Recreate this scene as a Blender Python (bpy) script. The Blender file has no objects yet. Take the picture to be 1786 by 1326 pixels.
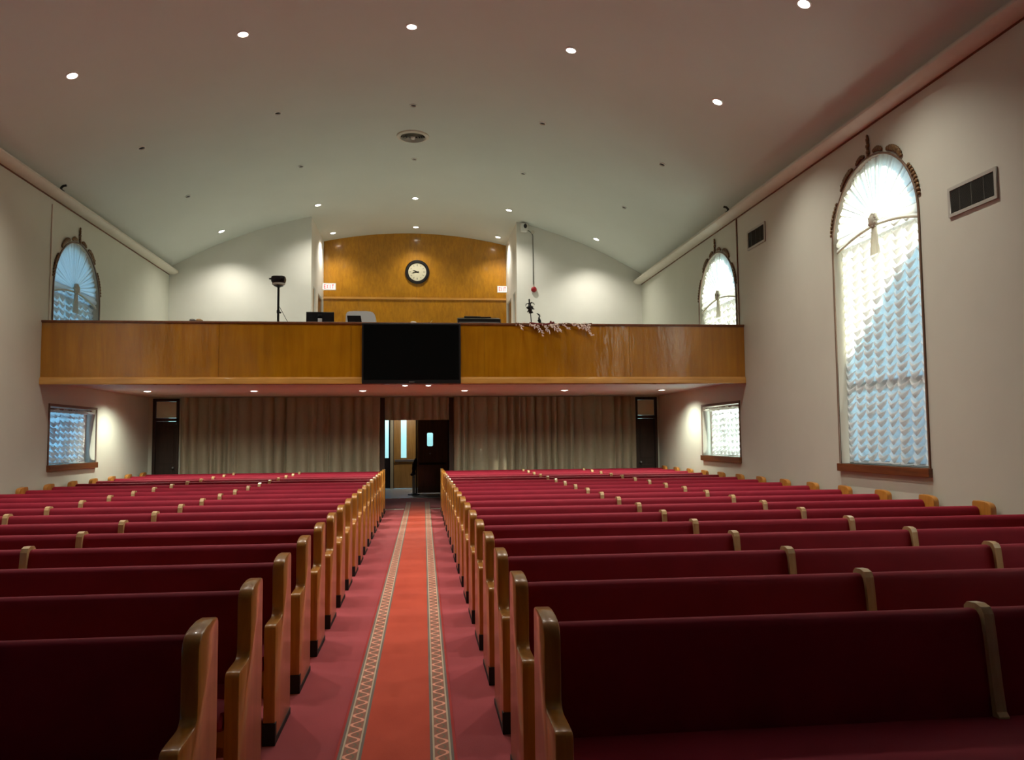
import bpy, bmesh, math, random
from mathutils import Vector, Matrix
random.seed(7)
PI = math.pi
SC = bpy.context.scene
COL = SC.collection

# ------------------------------------------------------------------ materials
def new_mat(name):
    m = bpy.data.materials.new(name); m.use_nodes = True
    nt = m.node_tree
    for n in list(nt.nodes): nt.nodes.remove(n)
    out = nt.nodes.new('ShaderNodeOutputMaterial')
    return m, nt, out

def principled(nt, out, col, rough=.5, metal=0., coat=0., spec=.5, sheen=0.):
    p = nt.nodes.new('ShaderNodeBsdfPrincipled')
    p.inputs['Base Color'].default_value = (*col, 1)
    p.inputs['Roughness'].default_value = rough
    p.inputs['Metallic'].default_value = metal
    p.inputs['Coat Weight'].default_value = coat
    p.inputs['Coat Roughness'].default_value = .08
    p.inputs['Specular IOR Level'].default_value = spec
    p.inputs['Sheen Weight'].default_value = sheen
    nt.links.new(p.outputs[0], out.inputs['Surface'])
    return p

def coords(nt, scale=(1, 1, 1), kind='Object'):
    tc = nt.nodes.new('ShaderNodeTexCoord'); mp = nt.nodes.new('ShaderNodeMapping')
    mp.inputs['Scale'].default_value = scale
    nt.links.new(tc.outputs[kind], mp.inputs['Vector'])
    return mp.outputs[0]

def noise(nt, vec, scale, detail=3., rough=.55, dist=0.):
    n = nt.nodes.new('ShaderNodeTexNoise')
    n.inputs['Scale'].default_value = scale; n.inputs['Detail'].default_value = detail
    n.inputs['Roughness'].default_value = rough; n.inputs['Distortion'].default_value = dist
    nt.links.new(vec, n.inputs['Vector'])
    return n.outputs['Fac']

def ramp(nt, fac, stops):
    r = nt.nodes.new('ShaderNodeValToRGB'); e = r.color_ramp.elements
    while len(e) < len(stops): e.new(.5)
    for k, (p, c) in enumerate(stops):
        e[k].position = p; e[k].color = (*c, 1)
    nt.links.new(fac, r.inputs[0])
    return r.outputs[0]

def bump(nt, h, p, strength=.2, dist=.01):
    b = nt.nodes.new('ShaderNodeBump')
    b.inputs['Strength'].default_value = strength; b.inputs['Distance'].default_value = dist
    nt.links.new(h, b.inputs['Height']); nt.links.new(b.outputs[0], p.inputs['Normal'])

def plain(name, col, rough=.5, metal=0., var=.0, sc=8., bmp=0., coat=0., spec=.5):
    m, nt, out = new_mat(name)
    p = principled(nt, out, col, rough, metal, coat, spec)
    v = coords(nt)
    f = noise(nt, v, sc, 4)
    lo = tuple(c * (1 - var) for c in col); hi = tuple(min(1, c * (1 + var)) for c in col)
    nt.links.new(ramp(nt, f, [(.3, lo), (.7, hi)]), p.inputs['Base Color'])
    if bmp: bump(nt, noise(nt, v, sc * 6, 3), p, bmp, .004)
    return m

def wood(name, dark, mid, light, rough=.3, coat=.5, st=.7, sc=1., wave=.0, axis=2):
    m, nt, out = new_mat(name)
    p = principled(nt, out, mid, rough, 0, coat, .5)
    s = [9 * sc, 9 * sc, 9 * sc]; s[axis] = st * sc
    v = coords(nt, tuple(s))
    f = noise(nt, v, 2.2, 5, .6, .6)
    c = ramp(nt, f, [(.28, dark), (.5, mid), (.75, light)])
    v2 = coords(nt, (1.1, 1.1, 1.1))
    f2 = noise(nt, v2, 1.4, 2)
    mx = nt.nodes.new('ShaderNodeMix'); mx.data_type = 'RGBA'; mx.blend_type = 'MULTIPLY'
    mx.inputs[0].default_value = .55
    nt.links.new(c, mx.inputs[6])
    nt.links.new(ramp(nt, f2, [(.3, (.72, .7, .66)), (.7, (1.15, 1.12, 1.1))]), mx.inputs[7])
    nt.links.new(mx.outputs[2], p.inputs['Base Color'])
    if wave:
        b = nt.nodes.new('ShaderNodeBump'); b.inputs['Strength'].default_value = wave; b.inputs['Distance'].default_value = .02
        nt.links.new(noise(nt, coords(nt, (3.5, 3.5, 1.2)), 1.6, 3), b.inputs['Height'])
        nt.links.new(b.outputs[0], p.inputs['Normal']); nt.links.new(b.outputs[0], p.inputs['Coat Normal'])
    return m

M = {}
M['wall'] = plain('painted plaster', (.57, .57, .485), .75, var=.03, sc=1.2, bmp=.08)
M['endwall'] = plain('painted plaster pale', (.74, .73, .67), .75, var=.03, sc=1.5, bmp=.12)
M['ceiling'] = plain('ceiling paint', (.60, .625, .58), .85, var=.02, sc=.8, bmp=.05)
M['trimpaint'] = plain('trim paint', (.66, .61, .52), .55, var=.03)
M['white'] = plain('white paint', (.8, .79, .75), .5)
M['oak'] = wood('oak', (.36, .14, .018), (.47, .195, .03), (.58, .26, .048), .3, .55)
M['oakpale'] = wood('oak pale', (.46, .29, .13), (.56, .37, .18), (.66, .46, .25), .4, .3)
M['panel'] = wood('maple veneer', (.36, .15, .005), (.45, .20, .008), (.54, .255, .014), .3, .45, st=3., sc=.7, wave=.05)
M['front'] = wood('varnished veneer', (.31, .115, .002), (.385, .155, .003), (.45, .19, .006), .22, 1., sc=.45, wave=.32)
M['moulding'] = wood('wood moulding', (.5, .24, .05), (.6, .3, .07), (.7, .38, .1), .25, .6, axis=0)
M['sill'] = wood('brown sill wood', (.10, .03, .008), (.16, .05, .012), (.22, .075, .02), .4, .3, axis=1)
M['darkwood'] = wood('dark brown wood', (.016, .007, .003), (.026, .011, .005), (.04, .017, .008), .65, .0)
M['doorwood'] = wood('walnut door', (.09, .04, .012), (.14, .065, .02), (.19, .09, .03), .35, .3)
M['doortan'] = wood('tan door veneer', (.30, .15, .035), (.38, .2, .05), (.44, .24, .07), .4, .2)
M['drape'] = plain('taupe drape cloth', (.54, .47, .34), .9, var=.03, sc=20, bmp=.2, spec=.2)
M['black'] = plain('black plastic', (.006, .006, .007), .35)
M['rubber'] = plain('black rubber', (.004, .004, .004), .7)
M['screen'] = plain('dark glass screen', (.003, .0035, .0035), .12, spec=.35)
M['metal'] = plain('grey metal', (.30, .30, .29), .35, metal=.8)
M['duct'] = plain('grille metal', (.42, .41, .36), .5, metal=.1)
M['slat'] = plain('grille slat', (.10, .10, .085), .5)
M['void'] = plain('dark void', (.012, .011, .01), .9)
M['casing'] = plain('brown casing paint', (.17, .105, .07), .5)
M['gilt'] = plain('antique gilt', (.15, .078, .025), .5, metal=.2, var=.3, sc=30, bmp=.4)
M['creamdim'] = plain('dull cream paint', (.34, .30, .20), .5)
M['cream'] = plain('cream enamel', (.62, .58, .42), .4)
M['red'] = plain('red plastic', (.45, .01, .012), .35)
M['alarm'] = plain('alarm bell red', (.28, .006, .012), .35)
M['greyplastic'] = plain('pale grey plastic', (.74, .77, .78), .4)
M['pinkleaf'] = plain('pale blossom', (.9, .72, .62), .6, var=.15, sc=40)
M['stem'] = plain('brown stem', (.12, .05, .02), .7)
M['tinsel'] = plain('dark red ribbon', (.16, .012, .01), .5)
M['tile'] = plain('pale lobby tile', (.5, .54, .58), .22, var=.05, sc=3)
M['lawn'] = plain('outdoor ground', (.32, .33, .28), .9, var=.2, sc=.5)
M['brickout'] = plain('outdoor masonry', (.35, .3, .27), .9, var=.15, sc=2)
M['navy'] = plain('navy cloth', (.02, .022, .05), .8, var=.3, sc=30)

def fabric(name, col):
    m, nt, out = new_mat(name)
    p = principled(nt, out, col, .75, 0, 0, .25, .22)
    p.inputs['Sheen Roughness'].default_value = .35
    p.inputs['Sheen Tint'].default_value = (.9, .25, .3, 1)
    v = coords(nt)
    f = noise(nt, v, 3.0, 4)
    nt.links.new(ramp(nt, f, [(.3, tuple(c * .88 for c in col)), (.7, tuple(c * 1.1 for c in col))]), p.inputs['Base Color'])
    bump(nt, noise(nt, v, 380, 2), p, .25, .001)
    return m
M['velvet'] = fabric('crimson upholstery', (.25, .007, .024))

def carpet(name, col, var):
    m, nt, out = new_mat(name)
    p = principled(nt, out, col, .95, 0, 0, .1, .2)
    v = coords(nt, (1, .6, 1))
    f = noise(nt, v, 1.7, 4, .6)
    nt.links.new(ramp(nt, f, [(.3, tuple(c * (1 - var) for c in col)), (.7, tuple(c * (1 + var) for c in col))]), p.inputs['Base Color'])
    bump(nt, noise(nt, coords(nt), 260, 2), p, .5, .003)
    return m
M['carpet'] = carpet('crimson carpet', (.34, .052, .062), .12)

def runner_mat():
    """long aisle runner: plain rust field, two patterned borders"""
    m, nt, out = new_mat('aisle runner weave')
    p = principled(nt, out, (.4, .05, .03), .95, 0, 0, .1, .2)
    tc = nt.nodes.new('ShaderNodeTexCoord'); sp = nt.nodes.new('ShaderNodeSeparateXYZ')
    nt.links.new(tc.outputs['Object'], sp.inputs[0])
    def mth(op, a, b=None, c=None):
        n = nt.nodes.new('ShaderNodeMath'); n.operation = op
        for k, q in enumerate((a, b, c)):
            if q is None: continue
            if isinstance(q, (int, float)): n.inputs[k].default_value = q
            else: nt.links.new(q, n.inputs[k])
        return n.outputs[0]
    def band(x, lo, hi):
        return mth('MULTIPLY', mth('GREATER_THAN', x, lo), mth('LESS_THAN', x, hi))
    x = mth('ABSOLUTE', sp.outputs[0]); y = sp.outputs[1]
    # distance from the border's middle line, borders lie at |x| .172 .. .292
    d = mth('SUBTRACT', x, .232); ad = mth('ABSOLUTE', d)
    def mix(a, b, f):
        n = nt.nodes.new('ShaderNodeMix'); n.data_type = 'RGBA'
        nt.links.new(f, n.inputs[0])
        for q, k in ((a, 6), (b, 7)):
            if isinstance(q, tuple): n.inputs[k].default_value = (*q, 1)
            else: nt.links.new(q, n.inputs[k])
        return n.outputs[2]
    f = noise(nt, coords(nt, (1, .5, 1)), 2.2, 4, .6)
    base = ramp(nt, f, [(.3, (.42, .050, .024)), (.7, (.52, .070, .034))])
    edge = mix(base, (.36, .03, .028), mth('GREATER_THAN', x, .292))
    grey = mix(edge, (.17, .135, .115), mth('LESS_THAN', ad, .060))
    cream = mix(grey, (.5, .41, .29), mth('LESS_THAN', ad, .046))
    inner = mix(cream, (.30, .13, .09), mth('LESS_THAN', ad, .037))
    # meander: a wavy peach line swinging across the band
    per = .155
    ph = mth('MULTIPLY', y, 2 * PI / per)
    w = mth('MULTIPLY', mth('SINE', ph), .030)
    line = mth('LESS_THAN', mth('ABSOLUTE', mth('SUBTRACT', d, w)), .0095)
    line = mth('MULTIPLY', line, mth('LESS_THAN', ad, .036))
    w2 = mth('MULTIPLY', mth('SINE', mth('ADD', ph, PI)), .020)
    l2 = mth('MULTIPLY', mth('LESS_THAN', mth('ABSOLUTE', mth('SUBTRACT', d, w2)), .005), mth('LESS_THAN', ad, .034))
    pat = mix(mix(inner, (.18, .15, .10), l2), (.80, .36, .25), line)
    nt.links.new(pat, p.inputs['Base Color'])
    bump(nt, noise(nt, coords(nt), 260, 2), p, .4, .003)
    return m
M['runner'] = runner_mat()

def sheer(name, dens=.5, col=(.9, .9, .88)):
    m, nt, out = new_mat(name)
    d = nt.nodes.new('ShaderNodeBsdfDiffuse'); t = nt.nodes.new('ShaderNodeBsdfTranslucent')
    v = coords(nt); f = noise(nt, v, 60, 3)
    c = ramp(nt, f, [(.3, tuple(q * .93 for q in col)), (.7, col)])
    nt.links.new(c, d.inputs[0]); nt.links.new(c, t.inputs[0])
    mx = nt.nodes.new('ShaderNodeMixShader'); mx.inputs[0].default_value = dens
    nt.links.new(d.outputs[0], mx.inputs[1]); nt.links.new(t.outputs[0], mx.inputs[2])
    nt.links.new(mx.outputs[0], out.inputs['Surface'])
    return m
M['sheer'] = sheer('white sheer', .62)
M['sheerband'] = sheer('white sheer band', .3, (.75, .72, .62))

def frosted():
    m, nt, out = new_mat('frosted glass')
    t = nt.nodes.new('ShaderNodeBsdfTransparent'); d = nt.nodes.new('ShaderNodeBsdfTranslucent')
    t.inputs[0].default_value = (.93, .96, .96, 1); d.inputs[0].default_value = (.8, .88, .9, 1)
    mx = nt.nodes.new('ShaderNodeMixShader'); mx.inputs[0].default_value = .72
    nt.links.new(t.outputs[0], mx.inputs[1]); nt.links.new(d.outputs[0], mx.inputs[2]); nt.links.new(mx.outputs[0], out.inputs['Surface'])
    return m
M['frosted'] = frosted()
def glass_mat():
    m, nt, out = new_mat('window glass')
    t = nt.nodes.new('ShaderNodeBsdfTransparent'); g = nt.nodes.new('ShaderNodeBsdfGlossy')
    g.inputs['Roughness'].default_value = .02
    t.inputs[0].default_value = (.93, .96, .96, 1)
    fr = nt.nodes.new('ShaderNodeFresnel'); fr.inputs[0].default_value = 1.45
    mx = nt.nodes.new('ShaderNodeMixShader')
    nt.links.new(fr.outputs[0], mx.inputs[0]); nt.links.new(t.outputs[0], mx.inputs[1]); nt.links.new(g.outputs[0], mx.inputs[2])
    nt.links.new(mx.outputs[0], out.inputs['Surface'])
    return m
M['glass'] = glass_mat()

def emit(name, col, s):
    m, nt, out = new_mat(name)
    e = nt.nodes.new('ShaderNodeEmission'); e.inputs[0].default_value = (*col, 1); e.inputs[1].default_value = s
    nt.links.new(e.outputs[0], out.inputs['Surface'])
    return m
M['lamp'] = emit('lit lamp', (1, .95, .86), 14)
M['exitglow'] = emit('lit exit face', (1, .82, .72), 1.0)
M['exitred'] = emit('lit exit letters', (1, .05, .06), .75)

# ------------------------------------------------------------------ mesh helpers
def link(name, me, mat=None, parent=None, loc=None):
    o = bpy.data.objects.new(name, me); COL.objects.link(o)
    if mat is not None:
        for q in (mat if isinstance(mat, (list, tuple)) else [mat]): me.materials.append(M[q] if isinstance(q, str) else q)
    if parent is not None: o.parent = parent
    if loc is not None: o.location = loc
    return o

def from_bm(name, bm, mat=None, parent=None, loc=None, smooth=False):
    bmesh.ops.recalc_face_normals(bm, faces=bm.faces)
    me = bpy.data.meshes.new(name); bm.to_mesh(me); bm.free()
    if smooth:
        for p in me.polygons: p.use_smooth = True
        if smooth == 'auto': me.set_sharp_from_angle(angle=math.radians(35))
    return link(name, me, mat, parent, loc)

def box(bm, lo, hi, bev=0., mat=0):
    r = bmesh.ops.create_cube(bm, size=1)
    vs = r['verts']
    for v in vs:
        v.co = Vector(((lo[k] + hi[k]) / 2 + v.co[k] * (hi[k] - lo[k]) for k in range(3)))
    fs = {f for v in vs for f in v.link_faces}
    for f in fs: f.material_index = mat
    if bev:
        es = list({e for v in vs for e in v.link_edges})
        bmesh.ops.bevel(bm, geom=es, offset=bev, segments=2, affect='EDGES', profile=.6)

def cyl(bm, a, b, r, r2=None, seg=12, mat=0):
    a = Vector(a); b = Vector(b); d = b - a; L = d.length
    if L < 1e-6: return
    q = d.to_track_quat('Z', 'Y').to_matrix().to_4x4()
    n0 = len(bm.faces)
    res = bmesh.ops.create_cone(bm, cap_ends=True, segments=seg, radius1=r, radius2=r if r2 is None else r2, depth=L,
                          matrix=Matrix.Translation((a + b) / 2) @ q)
    for v in res['verts']:
        for f in v.link_faces: f.material_index = mat

def tube(bm, pts, r, seg=8):
    pts = [Vector(p) for p in pts]; rings = []
    for i, p in enumerate(pts):
        d = (pts[min(i + 1, len(pts) - 1)] - pts[max(i - 1, 0)]).normalized()
        q = d.to_track_quat('Z', 'Y').to_matrix()
        rr = r[i] if isinstance(r, (list, tuple)) else r
        rings.append([bm.verts.new(p + q @ Vector((math.cos(2 * PI * k / seg) * rr, math.sin(2 * PI * k / seg) * rr, 0))) for k in range(seg)])
    for a, b in zip(rings, rings[1:]):
        for k in range(seg): bm.faces.new((a[k], a[(k + 1) % seg], b[(k + 1) % seg], b[k]))
    bm.faces.new(rings[0][::-1]); bm.faces.new(rings[-1])

def blob(bm, c, s, sub=2):
    r = bmesh.ops.create_icosphere(bm, subdivisions=sub, radius=1)
    for v in r['verts']: v.co = Vector((c[k] + v.co[k] * s[k] for k in range(3)))

def prism(bm, prof, a, b, fn):
    """extrude a 2-D outline between depths a and b; fn maps (u, v, depth) to a point"""
    A = [bm.verts.new(fn(u, v, a)) for u, v in prof]; B = [bm.verts.new(fn(u, v, b)) for u, v in prof]
    n = len(prof)
    bm.faces.new(A); bm.faces.new(B[::-1])
    for k in range(n): bm.faces.new((A[k], B[k], B[(k + 1) % n], A[(k + 1) % n]))

def plate(name, outer, holes, a, b, fn, mat, parent=None, loc=None):
    """flat slab with holes cut right through it"""
    cu = bpy.data.curves.new('outline', 'CURVE'); cu.dimensions = '2D'; cu.fill_mode = 'BOTH'
    for ring in [outer] + list(holes):
        s = cu.splines.new('POLY'); s.points.add(len(ring) - 1); s.use_cyclic_u = True
        for p, (u, v) in zip(s.points, ring): p.co = (u, v, 0, 1)
    cu.extrude = .5
    tmp = bpy.data.objects.new('outline', cu); COL.objects.link(tmp)
    dg = bpy.context.evaluated_depsgraph_get()
    me = bpy.data.meshes.new_from_object(tmp.evaluated_get(dg))
    bpy.data.objects.remove(tmp); bpy.data.curves.remove(cu)
    bm = bmesh.new(); bm.from_mesh(me); bpy.data.meshes.remove(me)
    bmesh.ops.remove_doubles(bm, verts=bm.verts, dist=1e-5)
    for v in bm.verts:
        v.co = Vector(fn(v.co.x, v.co.y, a if v.co.z < 0 else b))
    return from_bm(name, bm, mat, parent, loc)

def tag(o, label, cat=None, group=None):
    o['label'] = label
    if cat: o['category'] = cat
    if group: o['group'] = group
    return o

def thing(name, label, cat, loc=(0, 0, 0), group=None):
    o = bpy.data.objects.new(name, None); COL.objects.link(o); o.location = loc
    o.empty_display_size = .2
    return tag(o, label, cat, group)

def struct(o):
    o['kind'] = 'structure'; return o

def copy_tree(o, parent=None):
    c = o.copy(); COL.objects.link(c)
    if parent is not None: c.parent = parent
    for ch in list(o.children): copy_tree(ch, c)
    return c

# ------------------------------------------------------------------ room numbers
XL, XR = -5.95, 5.6            # inner faces of the side walls
XC = (XL + XR) / 2
CR, CZ = 11.3, 7.31            # ceiling arc radius and crown height
YF, YB, YU, YW = -5.0, 18.85, 20.1, 22.65   # front wall, wall under the balcony, gallery end walls, wood wall
YBAL = 13.6
SOF, BF = 2.56, 2.80           # soffit and gallery floor
def cz(x): return CZ - CR + math.sqrt(CR * CR - (x - XC) ** 2)
RX0, RX1 = -2.63, 2.41         # recess behind the gallery
WT = .28                       # side wall thickness
ORD = ['first', 'second', 'third', 'fourth', 'fifth', 'sixth', 'seventh', 'eighth', 'ninth', 'tenth', 'eleventh', 'twelfth',
       'thirteenth', 'fourteenth', 'fifteenth', 'sixteenth', 'seventeenth', 'eighteenth']

# ------------------------------------------------------------------ setting
bm = bmesh.new(); box(bm, (XL - WT, YF - .2, -.12), (XR + WT, 22.3, 0)); struct(from_bm('floor', bm, 'carpet'))
bm = bmesh.new(); box(bm, (-3.2, 22.3, -.12), (3.2, 29.5, .0)); o = struct(from_bm('floor', bm, 'tile')); o.name = 'floor_lobby'

# vaulted ceiling
def vault(name, x0, x1, y0, y1, t=.15, n=48, mat='ceiling'):
    bm = bmesh.new(); xs = [x0 + (x1 - x0) * k / n for k in range(n + 1)]
    prof = [(x, cz(x)) for x in xs] + [(x, cz(x) + t) for x in reversed(xs)]
    A = [bm.verts.new((u, y0, v)) for u, v in prof]; B = [bm.verts.new((u, y1, v)) for u, v in prof]; m = len(prof)
    for k in range(m):
        bm.faces.new((A[k], B[k], B[(k + 1) % m], A[(k + 1) % m]))
    for k in range(n):
        for R in (A, B): bm.faces.new((R[k], R[k + 1], R[m - 2 - k], R[m - 1 - k]))
    o = from_bm(name, bm, mat, smooth='auto'); return struct(o)
vault('ceiling', XL, XR, YF, YW + .1)

# windows: (side, y centre, kind)
HW = .96; ZS, ZSILL = 4.1, 1.22
def arch(y, z0, hw=HW, n=28, grow=0.):
    r = hw + grow
    return [(y + r, z0 - grow), *[(y + r * math.cos(PI * k / n), ZS + r * math.sin(PI * k / n)) for k in range(n + 1)], (y - r, z0 - grow)]
def rect(y0, y1, z0, z1): return [(y0, z0), (y1, z0), (y1, z1), (y0, z1)]
ARCHES = {'R': [9.475, 4.1, -1.3], 'L': [9.475, 4.1, -1.3]}
UY = {'R': 14.86, 'L': 14.92}
for side, X, sgn in (('left', XL, -1), ('right', XR, 1)):
    k = side[0].upper()
    holes = [arch(y, ZSILL) for y in ARCHES[k]] + [arch(UY[k], BF + .02), rect(UY[k] - HW, UY[k] + HW, ZSILL, 2.18)]
    top = cz(X)
    outer = [(YF - .2, 0), (YU + .2, 0), (YU + .2, top + .1), (YF - .2, top + .1)]
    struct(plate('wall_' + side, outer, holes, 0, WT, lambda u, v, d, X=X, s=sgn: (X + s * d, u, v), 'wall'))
# front wall behind the camera
xs = [XL + (XR - XL) * k / 30 for k in range(31)]
def endwall(name, x0, x1, z0, y0, y1, mat, n=24, over=.03):
    xs = [x0 + (x1 - x0) * k / n for k in range(n + 1)]
    bm = bmesh.new(); prism(bm, [(x0, z0)] + [(x1, z0)] + [(x, cz(x) + over) for x in reversed(xs)], y0, y1, lambda u, v, d: (u, d, v))
    return struct(from_bm(name, bm, mat))
endwall('wall_front', XL, XR, 0, YF - .2, YF, 'doorwood')
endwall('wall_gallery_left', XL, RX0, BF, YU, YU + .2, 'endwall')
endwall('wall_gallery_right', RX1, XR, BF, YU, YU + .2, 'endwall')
# side returns of the recess, with doorways
for nm, X, s, doors, ztop in (('wall_recess_left', RX0, -1, ((20.42, 20.95), (21.45, 22.55)), 5.40), ('wall_recess_right', RX1, 1, ((20.42, 20.95), (21.45, 22.55)), 5.32)):
    z1 = cz(X) + .03
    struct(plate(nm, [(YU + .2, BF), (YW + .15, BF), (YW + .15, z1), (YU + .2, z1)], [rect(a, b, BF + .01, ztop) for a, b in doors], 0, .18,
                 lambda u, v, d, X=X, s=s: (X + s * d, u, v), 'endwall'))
    for n, (a, b) in enumerate(doors):
        bm = bmesh.new(); box(bm, (X + s * .06 - .02, a + .003, BF + .012), (X + s * .06 + .02, b - .003, ztop - .004), .004)
        d = struct(from_bm('door_%d' % ((1 if s < 0 else 3) + n), bm, 'panel' if n == 0 else 'doorwood'))
        bm = bmesh.new(); cyl(bm, (X + s * .04, b - .08, BF + 1.0), (X - s * .02, b - .08, BF + 1.0), .022); blob(bm, (X - s * .03, b - .08, BF + 1.0), (.028, .028, .028))
        from_bm('door_knob', bm, 'metal', d, smooth=True)
# wood wall of the recess: veneer sheets with narrow joints and a picture rail
bm = bmesh.new()
seams = [RX0 + .0, -1.69, -.10, 1.46, RX1]
for a, b in zip(seams, seams[1:]):
    n = 10; xs = [a + .0015 + (b - a - .003) * k / n for k in range(n + 1)]
    prism(bm, [(xs[0], 5.49), (xs[-1], 5.49)] + [(x, cz(x) + .02) for x in reversed(xs)], YW, YW + .02, lambda u, v, d: (u, d, v))
    prism(bm, [(xs[0], BF), (xs[-1], BF), (xs[-1], 5.45), (xs[0], 5.45)], YW, YW + .02, lambda u, v, d: (u, d, v))
struct(from_bm('wall_gallery_back', bm, 'panel'))
bm = bmesh.new(); box(bm, (RX0, YW + .021, BF), (RX1, YW + .12, 7.34)); struct(from_bm('wall_gallery_backing', bm, 'doorwood'))
bm = bmesh.new(); box(bm, (RX0, YW - .03, 5.44), (RX1, YW + .005, 5.50), .008); struct(from_bm('trim_1', bm, 'moulding'))

# gallery floor / soffit
bm = bmesh.new(); box(bm, (XL, YBAL + .12, SOF), (XR, YB + .1, SOF + .12)); box(bm, (XL, YBAL + .12, SOF + .12), (XR, YW + .1, BF))
struct(from_bm('ceiling_soffit', bm, 'ceiling'))
# wall below the gallery with the lobby opening and two corner doors
DL = (-5.86, -5.30); DR = (5.03, 5.56)
struct(plate('wall_back', [(XL, 0), (XR, 0), (XR, SOF + .01), (XL, SOF + .01)],
             [rect(DL[0], DL[1], .005, SOF - .03), rect(-.80, .66, .005, 2.35), rect(DR[0], DR[1], .005, SOF - .03)], YB, YB + .16, lambda u, v, d: (u, d, v), 'wall'))
for n, (a, b) in enumerate((DL, DR)):
    bm = bmesh.new()
    for lo, hi in (((a, YB - .03, .0), (a + .06, YB + .12, 2.53)), ((b - .06, YB - .03, .0), (b, YB + .12, 2.53)), ((a, YB - .03, 2.03), (b, YB + .12, 2.10)), ((a, YB - .03, 2.47), (b, YB + .12, 2.53))):
        box(bm, lo, hi, .004)
    d = struct(from_bm('door_%d' % (5 + n), bm, 'darkwood'))
    bm = bmesh.new(); box(bm, (a + .062, YB + .03, .01), (b - .062, YB + .075, 2.025), .003); box(bm, (a + .12, YB + .022, 1.1), (b - .12, YB + .032, 1.9), .004); box(bm, (a + .12, YB + .022, .15), (b - .12, YB + .032, .95), .004)
    from_bm('door_leaf', bm, 'darkwood', d)
    bm = bmesh.new(); box(bm, (a + .064, YB + .02, 2.105), (b - .064, YB + .05, 2.465), .002); from_bm('transom_panel', bm, 'cream', d)
    bm = bmesh.new(); x = b - .12 if n == 0 else a + .12; blob(bm, (x, YB + .0, 1.0), (.03, .03, .03)); cyl(bm, (x, YB + .03, 1), (x, YB, 1), .012); from_bm('door_knob', bm, 'metal', d, smooth=True)
# door jambs of the lobby opening
bm = bmesh.new()
box(bm, (-.90, YB - .06, 0), (-.80, YB + .17, 2.53), .005); box(bm, (.66, YB - .06, 0), (.76, YB + .17, 2.53), .005); box(bm, (-.90, YB - .02, 2.33), (.76, YB + .17, 2.40), .005)
struct(from_bm('trim_2', bm, 'darkwood'))

# lobby shell
bm = bmesh.new()
box(bm, (-1.75, YB + .16, 0), (-1.6, 26.8, 2.7)); struct(from_bm('wall_lobby_left', bm, 'doorwood'))
bm = bmesh.new(); box(bm, (1.3, YB + .16, 0), (1.45, 26.8, 2.7)); struct(from_bm('wall_lobby_right', bm, 'doorwood'))
bm = bmesh.new(); box(bm, (-1.75, YB + .16, 2.62), (1.45, 26.95, 2.72)); struct(from_bm('ceiling_lobby', bm, 'ceiling'))
struct(plate('wall_lobby_back', [(-1.75, 0), (1.45, 0), (1.45, 2.7), (-1.75, 2.7)], [rect(-1.48, -.97, .005, 2.28), rect(-.845, .11, .005, 2.28), rect(.17, 1.09, .005, 2.28)], 26.8, 26.95, lambda u, v, d: (u, d, v), 'darkwood'))
# outside door with a strip window, and its neighbour on the left
def lobby_door(n, x0, x1, sx0, sx1, mat, bar=True):
    o = struct(plate('door_%d' % n, rect(x0, x1, .012, 2.28), [rect(sx0, sx1, .98, 2.2)], 26.80, 26.85, lambda u, v, d: (u, d, v), mat))
    bm = bmesh.new(); box(bm, (sx0, 26.82, .98), (sx1, 26.83, 2.2)); from_bm('glass_strip', bm, 'glass', o)
    if bar:
        bm = bmesh.new(); box(bm, (x0 + .03, 26.73, .86), (x1 - .1, 26.77, .93), .008); box(bm, (x0 + .05, 26.76, .87), (x0 + .09, 26.81, .92)); box(bm, (x1 - .16, 26.76, .87), (x1 - .12, 26.81, .92))
        from_bm('push_bar', bm, 'metal', o)
    return o
lobby_door(7, -.845, .11, -.62, -.44, 'doortan')
lobby_door(8, -1.48, -.97, -1.13, -1.01, 'black', False)
lobby_door(10, .17, 1.09, .22, .52, 'doortan')  # extra glazed door added so the inner door's pane looks bright
bm = bmesh.new(); box(bm, (-.958, 26.74, 0), (-.862, 26.86, 2.3), .006); struct(from_bm('trim_3', bm, 'creamdim'))
# inner door standing shut on the right of the vestibule
o = struct(plate('door_9', rect(-.075, .80, .03, 2.3), [[(.20, 1.40), (.225, 1.375), (.345, 1.375), (.37, 1.40), (.37, 1.74), (.345, 1.765), (.225, 1.765), (.20, 1.74)]], 24.0, 24.05, lambda u, v, d: (u, d, v), 'doorwood'))
bm = bmesh.new(); box(bm, (.19, 24.02, 1.37), (.38, 24.03, 1.77)); from_bm('glass_pane', bm, 'glass', o)
bm = bmesh.new(); box(bm, (-.03, 23.985, .84), (.75, 24.0, .90), .004); from_bm('push_plate', bm, 'darkwood', o)
bm = bmesh.new(); cyl(bm, (.285, 24.0, 1.16), (.285, 23.98, 1.16), .022); from_bm('peephole', bm, 'metal', o)
bm = bmesh.new(); box(bm, (.80, 23.95, 0), (1.30, 24.1, 2.62)); box(bm, (-.13, 23.95, 2.31), (.80, 24.1, 2.62)); box(bm, (-.13, 23.96, .0), (-.08, 24.08, 2.32)); struct(from_bm('trim_4', bm, 'darkwood'))
bm = bmesh.new(); box(bm, (-1.6, 22.28, 0), (1.3, 22.34, .012), .003); struct(from_bm('trim_5', bm, 'white'))
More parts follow.
